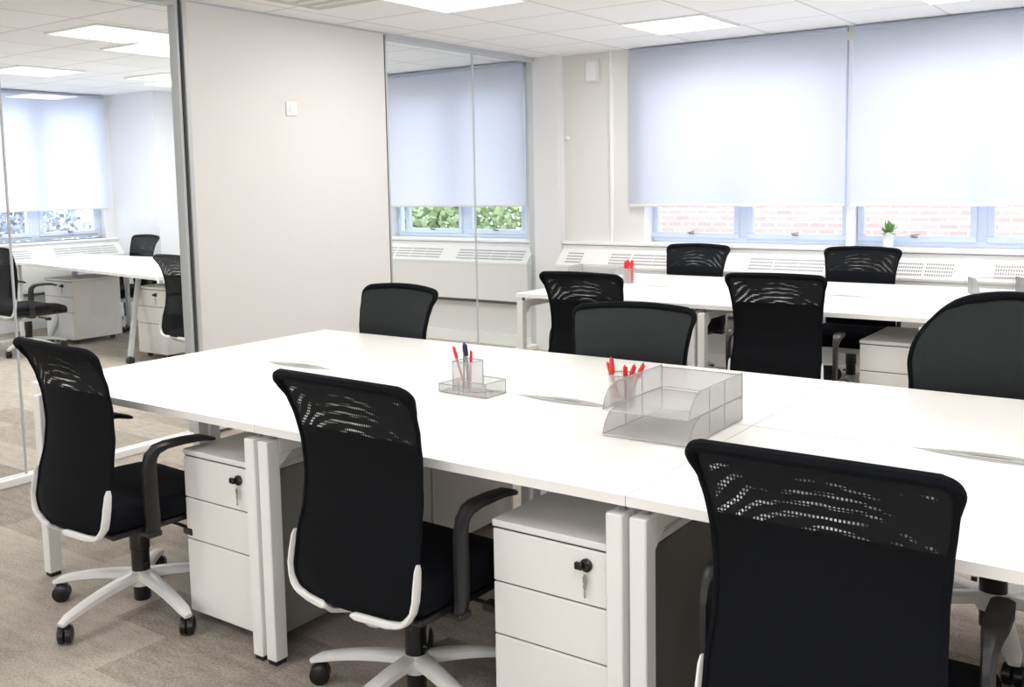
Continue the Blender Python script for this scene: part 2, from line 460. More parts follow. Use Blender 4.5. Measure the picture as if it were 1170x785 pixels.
t = blind(1.15, 4.46, 'white roller blind on the left wall of the office behind the glass door', mat='blind_pale')
t.rotation_euler.z = PI / 2; t.location = (XL + .03, (1.15 + 4.46) / 2, 1.2)

# radiator covers -----------------------------------------------------------
def rad_cover(x0, x1, grilles, label, rot=None):
    t = thing('radiator_cover', label, 'radiator')
    prof = [(WY, .90), (5.10, .90), (5.10, .868), (4.985, .742), (4.985, .725)]
    b = NB()
    A = [b.verts.new((x0, y, z)) for y, z in prof] + [b.verts.new((x0, WY, .725))]
    Bv = [b.verts.new((x1, y, z)) for y, z in prof] + [b.verts.new((x1, WY, .725))]
    n = len(A)
    for i in range(n): b.faces.new((A[i], A[(i + 1) % n], Bv[(i + 1) % n], Bv[i]))
    b.faces.new(A[::-1]); b.faces.new(Bv)
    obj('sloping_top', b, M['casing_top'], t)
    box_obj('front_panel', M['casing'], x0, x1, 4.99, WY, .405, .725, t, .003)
    box_obj('recess', M['base_dark'], x0, x1, 5.13, WY, .36, .405, t)  # set-back strip coloured dark for the shadow under the front panel
    box_obj('kick_panel', M['casing'], x0, x1, 5.09, WY, .10, .365, t, .003)
    box_obj('skirting', M['casing_top'], x0, x1, 5.07, WY, 0, .10, t, .003)
    for (a, c) in grilles:
        g = NB(); uv = g.loops.layers.uv.new('UVMap')
        def P_(x, k): return Vector((x, 5.10 - k * .115 - .0015, .868 - k * .126 + .0016))
        vs = [g.verts.new(P_(x, k)) for x, k in ((a, .86), (c, .86), (c, .16), (a, .16))]
        fc = g.faces.new(vs)
        for l, q in zip(fc.loops, ((0, 0), (1, 0), (1, 1), (0, 1))): l[uv].uv = q
        obj('vent_grille', g, M['grille'], t)
    return t
gm = [(-3.32, -3.17)]
for s in (-2.91, -2.71, -2.52): gm.append((s, s + .18))
for s in (-1.735, -1.545, -1.36): gm.append((s, s + .18))
for s in (-.70, -.51): gm.append((s, s + .175))
for s in (-.09, .10, .29, 1.0, 1.2, 1.4): gm.append((s, s + .18))
rad_cover(-3.40, XR, gm, 'long pale radiator cover with slotted vents under the main windows')
gl = [(-5.40, -5.22), (-5.20, -5.03), (-5.02, -4.86), (-4.85, -4.66), (-4.47, -4.29), (-4.28, -4.10), (-4.09, -3.92), (-3.91, -3.75)]
gl = [(a, c) for a, c in gl] + [(-6.2 + .2 * k, -6.02 + .2 * k) for k in range(3)] + [(-7.8 + .2 * k, -7.62 + .2 * k) for k in range(4)]
rad_cover(-8.12, PX_ - .012, gl, 'pale radiator cover with slotted vents seen through the middle glass panels')
t = rad_cover(1.1, 4.53, [(2.9 + .2 * k, 3.08 + .2 * k) for k in (0, 1, 2)] + [(3.75 + .18 * k, 3.92 + .18 * k) for k in range(4)] + [(1.6 + .2 * k, 1.78 + .2 * k) for k in range(4)],
              'pale vented radiator cover below the window of the office behind the glass door')
t.rotation_euler.z = PI / 2; t.location = (XL + WY, 0, -.02)

# glazed partition ------------------------------------------------------------
GX = PX_
ph = NB(); bm_box(ph, GX - .05, GX + .05, 1.63, 3.225, .02, H - .005, .004, 1)
struct(obj('wall_partition', ph, M['panel']))
def post(name, y0, y1, mat='silver', w=.05, z0=0, z1=H):
    return struct(box_obj(name, M[mat], GX - w, GX + w, y0, y1, z0, z1, None, .004))
post('trim_7', 1.604, 1.632, w=.055); post('trim_8', 1.592, 1.604, 'dark_seal', .046); post('trim_17', 1.572, 1.592, w=.035)
post('trim_9', 3.226, 3.240, 'dark_seal', .045); post('trim_10', 3.24, 3.262, 'silver', .04)
post('trim_11', 5.095, 5.15, w=.05); post('trim_12', 5.087, 5.095, 'dark_seal', .045); post('trim_18', 5.062, 5.087, w=.03)
rl = NB(); bm_box(rl, GX - .04, GX + .04, YB, 1.572, H - .035, H); bm_box(rl, GX - .04, GX + .04, 3.24, 5.07, H - .035, H); bm_box(rl, GX - .052, GX + .052, 1.6, 3.26, H - .012, H)
struct(obj('trim_13', rl, M['silver']))
rb = NB(); bm_box(rb, GX - .035, GX + .035, YB, 1.572, 0, .04, .006); bm_box(rb, GX - .035, GX + .035, 3.262, 5.065, 0, .04, .006)
struct(obj('trim_14', rb, M['white_metal']))
def glass(name, y0, y1):
    r = bpy.data.objects.new(name, None); COL.objects.link(r); r['kind'] = 'structure'
    box_obj('pane', M['glass'], GX - .005, GX + .005, y0, y1, .04, H - .035, r)
    return r
glass('window_7', 3.262, 4.268); glass('window_8', 4.276, 5.065)
struct(box_obj('trim_15', M['silver'], GX - .007, GX + .007, 4.268, 4.276, .04, H - .035))
glass('window_9', .602, 1.572); glass('window_10', -.60, .594); glass('window_11', -1.9, -.60); glass('window_12', YB, -1.9)
struct(box_obj('trim_16', M['silver'], GX - .006, GX + .006, .594, .602, .04, H - .035))

# switch plate, alarm box, sensor knob
t = thing('switch_plate', 'small square white wall plate on the solid partition panel', 'switch', (GX + .05, 2.365, 1.90))
b = NB(); bm_box(b, 0, .010, -.043, .043, -.043, .043, .003, 2); obj('plate', b, M['sill'], t)
b = NB(); bm_box(b, .010, .014, -.018, .018, -.022, .022, .002, 1); obj('rocker', b, M['white_metal'], t)
t = thing('alarm_box', 'small white box high on the wall left of the main blinds', 'alarm', (-3.115, WY + .001, 2.31))
b = NB(); bm_box(b, -.06, .06, -.045, 0, -.09, .09, .008, 2); obj('housing', b, M['casing'], t)
b = NB(); bm_box(b, -.045, .045, -.048, -.045, -.075, .075, .004, 1); obj('front_cover', b, M['sill'], t)
t = thing('sensor_knob', 'tiny round white sensor on the wall by the corner below the alarm box', 'sensor', (-3.37, WY + .001, 1.785))
b = NB(); bm_lathe(b, [(.02, 0), (.022, .01), (.016, .022), (.006, .028)], 16, Matrix.Rotation(PI / 2, 4, 'X')); obj('body', b, M['sill'], t, True)

# ceiling lights -----------------------------------------------------------
LIGHTS = [(-1.93, 4.28, 'square ceiling light in front of the left window blind'),
          (-2.50, 2.58, 'square ceiling light above the aisle between the two desk rows'),
          (-.13, 4.28 + .3 - .3, 'square ceiling light near the right hand window blind'),
          (-4.98, 2.05, 'ceiling light nearest the solid panel in the office behind the glass'),
          (-5.38, 2.70, 'second ceiling light beside the post in the office behind the glass'),
          (-7.30, 2.80, 'ceiling light close to the left window blind behind the glass'),
          (-6.95, 3.92, 'farthest ceiling light behind the glass, cut by the silver post'),
          (.27, 2.2, 'square ceiling light above the middle of the desk rows'),
          (1.95, 4.0, 'square ceiling light at the right end of the window wall'),
          (2.2, 1.3, 'square ceiling light above the right end of the front desks'),
          (-1.5, .4, 'square ceiling light above the front desks, out of the picture'),
          (.9, -1.3, 'square ceiling light behind the front desk chairs'),
          (-2.2, -1.9, 'square ceiling light by the glass door'),
          (-6.2, -.6, 'square ceiling light in the rear of the office behind the glass')]
def lamp(loc, size, power, col=(1, .97, .93)):
    l = bpy.data.lights.new('lamp', 'AREA'); l.shape = 'SQUARE'; l.size = size; l.energy = power; l.color = col
    o = bpy.data.objects.new('lamp', l); COL.objects.link(o); o.location = loc
    return o
l = bpy.data.lights.new('daylight', 'AREA'); l.shape = 'RECTANGLE'; l.size = 4.5; l.size_y = 1.4; l.energy = 75; l.color = (.97, .98, 1)  # added fill lamp at the windowless rear wall, brightens surfaces facing it
o = bpy.data.objects.new('daylight', l); COL.objects.link(o); o.location = (.6, YB + .05, 1.55); o.rotation_euler = (R_(98), 0, 0)
l = bpy.data.lights.new('daylight', 'AREA'); l.shape = 'RECTANGLE'; l.size = 4; l.size_y = 1.4; l.energy = 45; l.color = (.97, .98, 1)  # second added fill lamp, behind the other office
o = bpy.data.objects.new('daylight', l); COL.objects.link(o); o.location = (-6.3, YB + .05, 1.55); o.rotation_euler = (R_(98), 0, 0)
proto = None
for i, (x, y, lb) in enumerate(LIGHTS):
    if proto is None:
        proto = thing('ceiling_light', lb, 'light', (x, y, H - .004), 0, 'square ceiling lights')
        f = NB(); h = .3
        for a in ((-h, h, -h, -h + .014), (-h, h, h - .014, h), (-h, -h + .014, -h + .014, h - .014), (h - .014, h, -h + .014, h - .014)):
            bm_box(f, a[0], a[1], a[2], a[3], -.008, .003)
        obj('frame', f, M['white_metal'], proto)
        box_obj('diffuser', M['diffuser'], -h + .014, h - .014, -h + .014, h - .014, -.004, .003, proto)
    else: dup(proto, lb, (x, y, H - .004))
    lamp((x, y, H - .02), .56, 18 if x > GX else 27)
t = thing('ceiling_vent', 'beige square ceiling air vent above the top of the solid panel', 'vent', (-2.98, 2.02, H))
b = NB(); bm_box(b, -.30, .30, -.28, .28, -.012, 0, .004, 1); obj('frame', b, M['cassette'], t)
for k in range(4):
    b = NB(); bm_box(b, -.22, .22, -.2 + .11 * k, -.15 + .11 * k, -.018, -.012); obj('louvre', b, M['casing'], t)

# ------------------------------------------------------------------ desks
DW, DD, DH = 1.2315, .734, .73
def lens_top(bm, w, d, th, notch_back, side):
    """tabletop with shallow curved cable notch in its rear edge; origin front-left, top at DH"""
    pts = [(0, 0), (w, 0), (w, d)]
    cx, L, dp = w / 2, .19, .040
    n = 14
    arc = [(cx + L - 2 * L * i / n, d - dp * math.sin(PI * i / n)) for i in range(n + 1)]
    pts += (arc if notch_back else []) + [(0, d)]
    g = .0012
    pts = [(min(max(x, g), w - g), min(max(y, g), d - g * 2)) if not (g < x < w - g and g < y < d - g) else (x, y) for x, y in pts]
    lo = [bm.verts.new((x, y, DH - th)) for x, y in pts]; hi = [bm.verts.new((x, y, DH)) for x, y in pts]
    n = len(pts)
    for i in range(n): bm.faces.new((lo[i], lo[(i + 1) % n], hi[(i + 1) % n], hi[i]))
    bm.faces.new(hi); bm.faces.new(lo[::-1])
    return

def make_desk(label, group, d=DD):
    t = thing('bench_desk', label, 'desk', (0, 0, 0), 0, group)
    b = NB(); lens_top(b, DW, d, .024, True, 0); obj('tabletop', b, M['desk'], t)
    # black sheet under the notch, painting the shade inside the cable gap
    b = NB(); n = 14; cx = DW / 2
    pts = [(cx - .185 + .37 * i / n, d - .002 - .036 * math.sin(PI * i / n)) for i in range(n + 1)]
    b.faces.new([b.verts.new((x, y, DH - .0075)) for x, y in pts]); obj('cable_flap', b, M['gap'], t)
    b = NB(); pts2 = []
    for i in range(1, 20):
        x = cx + .178 - .356 * i / 20; k_ = .55 if .30 < i / 20 < .62 else .93
        pts2.append((x, d - .040 * math.sin(PI * (x - cx + .19) / .38) * k_))
    pts2 += [(pts2[-1][0], d - .002), (pts2[0][0], d - .002)]
    b.faces.new([b.verts.new((x, y, DH - .005)) for x, y in pts2])
    obj('port_cover', b, M['port'], t)
    for x, yy, nm in ((.030, .024, 1), (DW - .030, .024, 1), (.030, d - .03, 0), (DW - .030, d - .03, 0)):
        w = .021
        b = NB(); bm_box(b, x - w, x + w, yy - .024, yy + .024, .014, .683, .003, 1); lg = obj('leg', b, M['white_metal'], t)
        b = NB(); bm_box(b, x - w + .004, x + w - .004, yy - .019, yy + .019, 0, .014); obj('foot', b, M['black_plastic'], lg)
    for x in (.030, DW - .030):
        b = NB(); bm_box(b, x - .021, x + .021, .048, d - .054, .640, .683, .003, 1)
        # gusset where the post bends into the bar
        v = [b.verts.new((x + s * .019, y, z)) for s in (-1, 1) for y, z in ((.046, .60), (.046, .64), (.10, .64))]
        b.faces.new(v[:3]); b.faces.new(v[3:]); b.faces.new((v[0], v[1], v[4], v[3])); b.faces.new((v[1], v[2], v[5], v[4])); b.faces.new((v[2], v[0], v[3], v[5]))
        obj('crossbar', b, M['white_metal'], t)
    for x in (.030, DW - .030):
        for yy in (.045, d - .08):
            b = NB(); bm_cyl(b, (x, yy, .683), (x, yy, DH - .024), .010, seg=12); obj('spacer', b, M['grey_plastic'], t)
    b = NB(); bm_box(b, .05, DW - .05, d - .10, d - .06, .655, .683); obj('beam', b, M['white_metal'], t)
    return t
DG = 'white bench desks'
FX = -2 * DW
d0 = make_desk('white bench desk at the left end of the front row, first chair tucked beside it', DG)
d0.location = (FX, 0, 0)
dup(d0, 'white bench desk in the front row holding the mesh organiser and letter tray', (FX + DW, 0, 0))
dup(d0, 'white bench desk nearest the camera at the right end of the front row', (0, 0, 0))
dup(d0, 'white desk backing onto the left end front desk, beside the solid panel', (FX + DW, 2 * DD, 0), PI)
dup(d0, 'white desk across from the letter tray, second in its back-to-back row', (0, 2 * DD, 0), PI)
dup(d0, 'white desk across from the nearest front desk, at the right edge', (DW, 2 * DD, 0), PI)
FDD = .755; FY = 3.17; FX0 = -2.53
f0 = make_desk('white bench desk at the left end of the window-side row, aisle side', 'white bench desks by the window', FDD)
f0.location = (FX0, FY, 0)
dup(f0, 'white bench desk in the window-side row above the grey far pedestal', (FX0 + DW, FY, 0))
dup(f0, 'white bench desk at the right end of the window-side row, aisle side', (FX0 + 2 * DW, FY, 0))
dup(f0, 'white desk against the window side at the left end, red pens on it', (FX0 + DW, FY + 2 * FDD, 0), PI)
dup(f0, 'white desk against the window side in front of the potted plant', (FX0 + 2 * DW, FY + 2 * FDD, 0), PI)
dup(f0, 'white desk against the window side holding the far letter tray', (FX0 + 3 * DW, FY + 2 * FDD, 0), PI)

# ------------------------------------------------------------------ pedestals
def make_ped(label, w=.40, dp=.54, keys=True):
    t = thing('drawer_pedestal', label, 'drawers', (0, 0, 0), 0, 'white drawer pedestals')
    b = NB(); bm_box(b, 0, w, .02, dp, .045, .565, .002, 1); obj('carcass', b, M['ped'], t)
    b = NB(); bm_box(b, -.002, w + .002, 0, dp + .002, .567, .585, .003, 2); obj('top', b, M['ped'], t)
    b = NB(); bm_box(b, .004, w - .004, .006, .02, .05, .565); obj('shadow_gap', b, M['gap'], t)
    for i, (z0, z1) in enumerate(((.428, .562), (.290, .424), (.045, .286))):
        b = NB(); bm_box(b, .001, w - .001, 0, .019, z0, z1, .003, 2); dr = obj('drawer', b, M['ped'], t)
        if i == 0:
            b = NB(); RM = Matrix.Translation((w - .125, -.001, .525)) @ Matrix.Rotation(PI / 2, 4, 'X')
            bm_lathe(b, [(.016, 0), (.016, .006), (.012, .010), (.004, .011)], 20, RM); bm_box(b, w - .149, w - .127, -.022, -.010, .516, .534, .003, 1)
            obj('lock', b, M['black_gloss'], dr, True)
            b = NB(); bm_box(b, w - .1295, w - .1205, -.012, -.009, .468, .482, .002, 1)
            bm_cyl(b, (w - .125, -.010, .482), (w - .125, -.010, .504), .0025, seg=8); bm_box(b, w - .131, w - .119, -.012, -.009, .482, .500, .002, 1)
            bm_box(b, w - .127, w - .123, -.012, -.009, .448, .470)
            obj('key', b, M['chrome'], dr)
    for x in (.06, w - .06):
        for y in (.07, dp - .07):
            b = NB(); bm_cyl(b, (x - .012, y, .022), (x + .012, y, .022), .022, seg=16); bm_box(b, x - .015, x + .015, y - .015, y + .015, .035, .046)
            obj('caster', b, M['black_gloss'], t, True)
    return t
pd = make_ped('white three drawer pedestal with key, right of the leftmost front chair'); pd.location = (-1.655, .055, 0)
pd2 = dup(pd, 'white three drawer pedestal with hanging key, centre foreground', (-.408, .055, 0))
dup(pd, 'white pedestal under the nearest front desk, behind the closest chair', (.83, .055, 0))
dup(pd, 'pedestal facing away under the desk backing onto the left end front desk', (-1.31, 2 * DD - .06, 0), PI)
dup(pd, 'pedestal facing away under the desk across from the letter tray', (-.08, 2 * DD - .06, 0), PI)
pd3 = dup(pd, 'pale pedestal under the window-side row beside the see-through backed chair', (-.425, 3.26, 0))
for o_, nm in ((pd, 'ped_side'), (pd2, 'ped_side_dark')):  # paints under-desk shade onto the two near carcasses
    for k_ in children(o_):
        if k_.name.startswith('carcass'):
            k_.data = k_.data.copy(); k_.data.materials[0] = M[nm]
# other office
c = dup(pd3, 'white pedestal with long grey side under the left end of the boardroom table', (-7.95, 3.12, 0)); c.scale = (1.13, .92, 1.04)
c = dup(pd3, 'narrow white pedestal with lock under the near right end of the boardroom table', (-6.40, 3.06, 0)); c.scale = (1.0, .95, 1.04)

# ------------------------------------------------------------------ office chair
def back_profile(z):
    """y offset of the back at height z (top flares to the rear, lumbar forward)"""
    k = [(.365, -.268), (.42, -.262), (.50, -.248), (.585, -.225), (.665, -.214), (.76, -.217), (.83, -.230), (.88, -.247), (.92, -.266), (.945, -.284)]
    if z <= k[0][0]: return k[0][1]
    for (a, b_), (c_, d_) in zip(k, k[1:]):
        if z <= c_:
            t = (z - a) / (c_ - a); t = t * t * (3 - 2 * t) * .3 + t * .7
            return b_ + (d_ - b_) * t
    return k[-1][1]
def half_w(z):
    k = [(.365, .205), (.42, .218), (.50, .216), (.60, .209), (.70, .209), (.80, .217), (.88, .228), (.945, .240)]
    if z <= k[0][0]: return k[0][1]
    for (a, b_), (c_, d_) in zip(k, k[1:]):
        if z <= c_: return b_ + (d_ - b_) * (z - a) / (c_ - a)
    return k[-1][1]
ZB, ZT = .365, .945
def back_pt(u, z, off=0, rt=.032, rb=.05, arch=.0):
    hw = half_w(z)
    if z > ZT - rt: hw -= rt * (1 - math.sqrt(max(0, 1 - ((z - ZT + rt) / rt) ** 2)))
    if z < ZB + rb: hw -= rb * (1 - math.sqrt(max(0, 1 - ((ZB + rb - z) / rb) ** 2)))
    x = u * hw
    conc = .034 * (u * u) * (1 - .25 * (z - ZB) / (ZT - ZB))
    top = (z - ZB) / (ZT - ZB)
    zz = z - (arch) * (x / .24) ** 2 * max(0, top - .3) / .7 - .012 * (abs(u) ** 3) * (1 - top)
    return Vector((x, back_profile(z) + conc + off, zz))
def zlist(n=52):
    zs = []
    for i in range(n + 1):
        t = i / n; zs.append(ZB + (ZT - ZB) * (.5 - .5 * math.cos(PI * t)) * .75 + (ZT - ZB) * t * .25)
    return zs

def make_chair(label, arch=.010, rt=.032, solid=False):
    t = thing('office_chair', label, 'chair', (0, 0, 0), 0, 'black mesh office chairs')
    kw = dict(arch=arch, rt=rt)
    # star base ------------------------------------------------------
    b = NB()
    bm_lathe(b, [(.034, .082), (.040, .095), (.040, .125), (.034, .135)], 20)
    for k in range(5):
        a = 2 * PI * k / 5; pts = []; sz = []
        for i in range(11):
            q = i / 10; r = .02 + .305 * q
            z = .118 - .012 * q - .034 * q ** 2.4
            if i == 10: z -= .004
            pts.append((r * math.cos(a), r * math.sin(a), z)); sz.append((.050 - .016 * q - (.010 if i == 10 else 0), .034 - .011 * q - (.008 if i == 10 else 0)))
        bm_rect_sweep(b, pts, sz, bev=.2)
    base = obj('star_base', b, M['base_white'], t, True)
    for k in range(5):
        a = 2 * PI * k / 5 + .0; cx, cy = .312 * math.cos(a), .312 * math.sin(a)
        b = NB()
        ang = a + .9 + k * .35; dx, dy = math.cos(ang), math.sin(ang)
        for s in (-1, 1):
            o1 = Vector((cx + dx * .006 * s - dy * .012, cy + dy * .006 * s + dx * .012, .027))
            vs = bm_lathe(b, [(.022, -.011), (.0285, -.009), (.030, 0), (.0285, .007), (.015, .012)], 20,
                          Matrix.Translation((cx + dx * .0125 * s - dy * .010, cy + dy * .0125 * s + dx * .010, .0302)) @ Matrix.Rotation(ang, 4, 'Z') @ Matrix.Rotation(s * PI / 2, 4, 'Y'))
        vs = bm_box(b, -.017, .017, -.014, .022, .036, .064, .010, 3)
        xform(vs, Matrix.Translation((cx - dy * .010, cy + dx * .010, 0)) @ Matrix.Rotation(ang, 4, 'Z'))
        bm_cyl(b, (cx, cy, .045), (cx, cy, .074), .007, seg=10)
        obj('caster', b, M['black_gloss'], base, True)
    b = NB(); bm_lathe(b, [(.026, .030), (.028, .034), (.028, .082)], 20); bm_lathe(b, [(.030, .135), (.030, .205), (.033, .207), (.033, .265), (.028, .285)], 20)
    bm_cyl(b, (.033, 0, .16), (.046, 0, .16), .007, seg=8)
    obj('gas_lift', b, M['black_gloss'], t, True)
    # mechanism and seat ------------------------------------------------
    b = NB()
    for z0, z1, w0, w1, y0, y1 in ((.285, .335, .07, .115, -.10, .10),):
        vs = bm_box(b, -1, 1, y0, y1, z0, z1, 0)
        for v in vs:
            lowv = abs(v.co.z - z0) < 1e-5
            v.co.x *= (w0 if lowv else w1); v.co.y *= (.75 if lowv else 1.15)
    bm_box(b, -.20, .20, -.075, -.035, .330, .346, .004, 1); bm_box(b, -.20, .20, .06, .10, .330, .346, .004, 1)
    obj('seat_mechanism', b, M['base_white'], t)
    b = NB(); bm_cyl(b, (.10, .04, .318), (.235, .05, .312), .006, seg=8); bm_box(b, .215, .265, .030, .066, .298, .322, .005, 2); obj('lever', b, M['black_plastic'], t)
    b = NB(); bm_box(b, -.225, .225, -.215, .225, .342, .362, .008, 2); obj('seat_pan', b, M['black_plastic'], t)
    b = NB(); vs = bm_box(b, -.24, .24, -.225, .245, .362, .432, .030, 4)
    bmesh.ops.subdivide_edges(b, edges=[e for e in b.edges if e.calc_length() > .12], cuts=5, use_grid_fill=True)
    for v in b.verts:
        q = max(0, (v.co.y - .10) / .145)
        v.co.z -= .028 * q * q; v.co.x *= 1 - .05 * max(0, -v.co.y / .24)
        if v.co.z > .42: v.co.z += .010 * (abs(v.co.x) / .24) ** 2
    obj('seat', b, M['fabric'], t, True)
    # backrest ----------------------------------------------------------
    zs = zlist(); nu = 18
    b = NB(); g = [[b.verts.new(back_pt(-1 + 2 * i / nu, z, 0, **kw)) for i in range(nu + 1)] for z in zs]
    for r0, r1 in zip(g, g[1:]):
        for i in range(nu): b.faces.new((r0[i], r0[i + 1], r1[i + 1], r1[i]))
    br = obj('backrest_net', b, M['net'], t, True)
    zl = [z for z in zs if z < .80] + [.80]
    if solid: zl = [z for z in zs if z < ZT - .010]
    b = NB(); g = [[b.verts.new(back_pt((-1 + 2 * i / nu) * .97, z, .012 if 0 < j < len(zl) - 1 else .004, **kw)) for i in range(nu + 1)] for j, z in enumerate(zl)]
    for r0, r1 in zip(g, g[1:]):
        for i in range(nu): b.faces.new((r0[i], r0[i + 1], r1[i + 1], r1[i]))
    obj('front_pad' if solid else 'lumbar_pad', b, M['fabric_front'] if solid else M['fabric'], t, True)
    def outline(off=0):
        L = [back_pt(-1 + 2 * i / nu, ZB, off, **kw) for i in range(nu + 1)]
        L += [back_pt(1, z, off, **kw) for z in zs[1:]]
        L += [back_pt(1 - 2 * i / nu, ZT, off, **kw) for i in range(1, nu + 1)]
        L += [back_pt(-1, z, off, **kw) for z in reversed(zs[1:-1])]
        return L
    L = outline(); b = NB()
    rad = []
    for p in L:
        topf = max(0, min(1, (p.z - .87) / .05)); rad.append((.0065 + .007 * topf, .0065 + .009 * topf))
    bm_sweep(b, L, rad, True, 8, up=(0, 1, 0)); obj('backrest_frame', b, M['fabric'], t, True)
    # flat border band where net is doubled
    # white lower brackets
    for s in (-1, 1):
        pts = []
        for z in (.515, .50, .46, .43, .40): pts.append(back_pt(s, z, -.006, **kw) + Vector((s * .009, 0, 0)))
        for z in (.388, .376, .368): pts.append(back_pt(s, z, -.010, **kw) + Vector((s * .007, 0, -.005)))
        for u in (.93, .80, .65, .50, .38, .30): pts.append(back_pt(s * u, ZB, -.014, **kw) + Vector((0, 0, -.008)))
        n = len(pts); sz = [(.011, .026) if i < 5 else ((.016, .022) if i < 8 else (.020, .016)) for i in range(n)]; sz[-1] = (.008, .010); sz[0] = (.005, .012); sz[1] = (.009, .022)
        b = NB(); bm_rect_sweep(b, pts, sz, up=(0, 1, 0), bev=.25); obj('back_bracket', b, M['base_white'], t, True)
    b = NB()
    for s in (-1, 1):
        bm_rect_sweep(b, [(s * .085, -.268, .352), (s * .080, -.235, .325), (s * .065, -.17, .308), (s * .05, -.06, .305)], [(.035, .012), (.035, .016), (.035, .02), (.03, .02)], bev=.2)
    obj('back_support', b, M['base_white'], t, True)
    # arms ----------------------------------------------------------------
    for s in (-1, 1):
        x = s * .264
        b = NB()
        bm_rect_sweep(b, [(x - s * .012, -.095, .345), (x - s * .004, -.10, .40), (x, -.105, .48), (x, -.105, .56), (x, -.098, .592), (x, -.078, .612), (x, -.045, .620), (x - s * .002, .02, .620), (x - s * .008, .085, .614), (x - s * .014, .125, .602), (x - s * .016, .14, .597)],
                      [(.044, .020), (.048, .022), (.048, .022), (.046, .022), (.042, .026), (.032, .036), (.024, .046), (.022, .048), (.020, .044), (.016, .034), (.010, .020)], up=(s, 0, .001), bev=.22)
        ar = obj('armrest', b, M['black_plastic'], t, True)
        b = NB(); xa, xb = sorted((s * .19, s * .268)); bm_box(b, xa, xb, -.12, -.072, .333, .352, .004, 1); obj('arm_bracket', b, M['black_plastic'], ar)
    return t, base

def place(src, label, loc, rz, base_rot, z=0, tilt=0):
    c = dup(src, label, (loc[0], loc[1], z), rz)
    if tilt: c.rotation_euler.x = tilt
    set_base(c, base_rot - rz)
    return c
def set_base(c, a):
    for ch in children(c):
        if ch.name.startswith('star_base'): ch.rotation_euler.z = a
R = math.radians
ch, _ = make_chair('black mesh office chair at the left end of the front row, white star base')
ch.location = (-1.90, .04, 0); ch.rotation_euler.z = R(-4); ch.scale = (1.03, 1, 1); set_base(ch, R(350 + 4))
place(ch, 'black mesh office chair second from left in the front row, between the two pedestals', (-.715, .10), R(-2), R(342)).scale = (1, 1, 1)
place(ch, 'closest black mesh office chair at the lower right, arcs of light in its net', (.48, .06), R(0), R(20)).scale = (1.0, 1, .99)
cs, _ = make_chair('black chair across the front desks beside the solid white panel', .016, .04, True)
cs.location = (-2.09, 1.34, 0); cs.rotation_euler.z = R(177); set_base(cs, R(40))
place(cs, 'black chair across the desk behind the red pens and letter tray', (-.785, 1.33), R(190), R(30), z=0).scale = (1.06, 1, .982)
place(ch, 'black mesh chair at the left end of the window-side row, back to the camera', (-1.65, 2.76), R(0), R(15))
place(ch, 'black chair with strongly see-through upper net on the aisle side of the window row', (-.76, 3.10), R(7), R(50))
place(ch, 'black chair nearest the window beside the left blind, facing the camera', (-2.03, 4.52), R(178), R(70))
place(ch, 'black chair nearest the window below the potted plant, facing the camera', (-.86, 4.60), R(182), R(10))
place(ch, 'black chair seen from behind at the right end of the boardroom table', (-5.02, 2.72), R(-4), R(5))
place(ch, 'black chair on the far side of the boardroom table', (-8.02, 4.02), R(176), R(30))
place(ch, 'black chair cut by the left picture edge behind the glass door', (-7.50, 2.70), R(0), R(12))
c6, _ = make_chair('tall rounded black chair back across the desk at the right edge', .06, .19, True)
c6.location = (.53, 1.36, .0); c6.rotation_euler.z = R(183)
c6.scale = (1.36, 1, 1.09); set_base(c6, R(30))
# blue-tinted stool seat seen under the window row is the seat of the chair behind

# ------------------------------------------------------------------ boardroom table in the other office
t = thing('boardroom_table', 'tapered white boardroom table with slanted grey legs behind the glass', 'table', (-7.0, 3.3, 0))
b = NB(); pts = [(-8.32, 3.02), (-5.45, 2.62), (-5.30, 3.2), (-5.45, 4.02), (-8.68, 3.95)]
lo = [b.verts.new((x + 7.0, y - 3.3, .735)) for x, y in pts]; hi = [b.verts.new((x + 7.0, y - 3.3, .76)) for x, y in pts]
for i in range(5): b.faces.new((lo[i], lo[(i + 1) % 5], hi[(i + 1) % 5], hi[i]))
b.faces.new(hi); b.faces.new(lo[::-1]); obj('tabletop', b, M['desk'], t)
b = NB(); bm_box(b, -1.1, 1.35, .10, .16, .67, .735); bm_box(b, -1.1, 1.35, .5, .56, .67, .735); obj('under_frame', b, M['tabledark'], t)
def slant_leg(p0, p1, nm='leg'):
    b = NB(); bm_rect_sweep(b, [p0, p1], (.05, .035), up=(0, 1, 0)); lg = obj(nm, b, M['silver'], t)
    b = NB(); bm_cyl(b, (p1[0] - .02, p1[1], .03), (p1[0] + .02, p1[1], .03), .03, seg=14); obj('caster', b, M['black_gloss'], lg, True)
slant_leg((.60, -.20, .73), (.86, -.50, .06)); slant_leg((.60, .40, .73), (.80, .62, .06))
slant_leg((-.66, .0, .73), (-.80, -.24, .06)); slant_leg((-.66, .5, .73), (-.85, .62, .06))
b = NB(); bm_rect_sweep(b, [(-1.28, -.24, .735), (-1.28, -.24, .04)], (.04, .04), up=(0, 1, 0)); obj('leg', b, M['white_metal'], t)

# ------------------------------------------------------------------ desk accessories
def panel(bm, pts):
    bm.faces.new([bm.verts.new(p) for p in pts])
def wires(bm, chains, r=.0016):
    for c_ in chains: bm_sweep(bm, c_, r, False, 5, up=(.13, .21, .97))

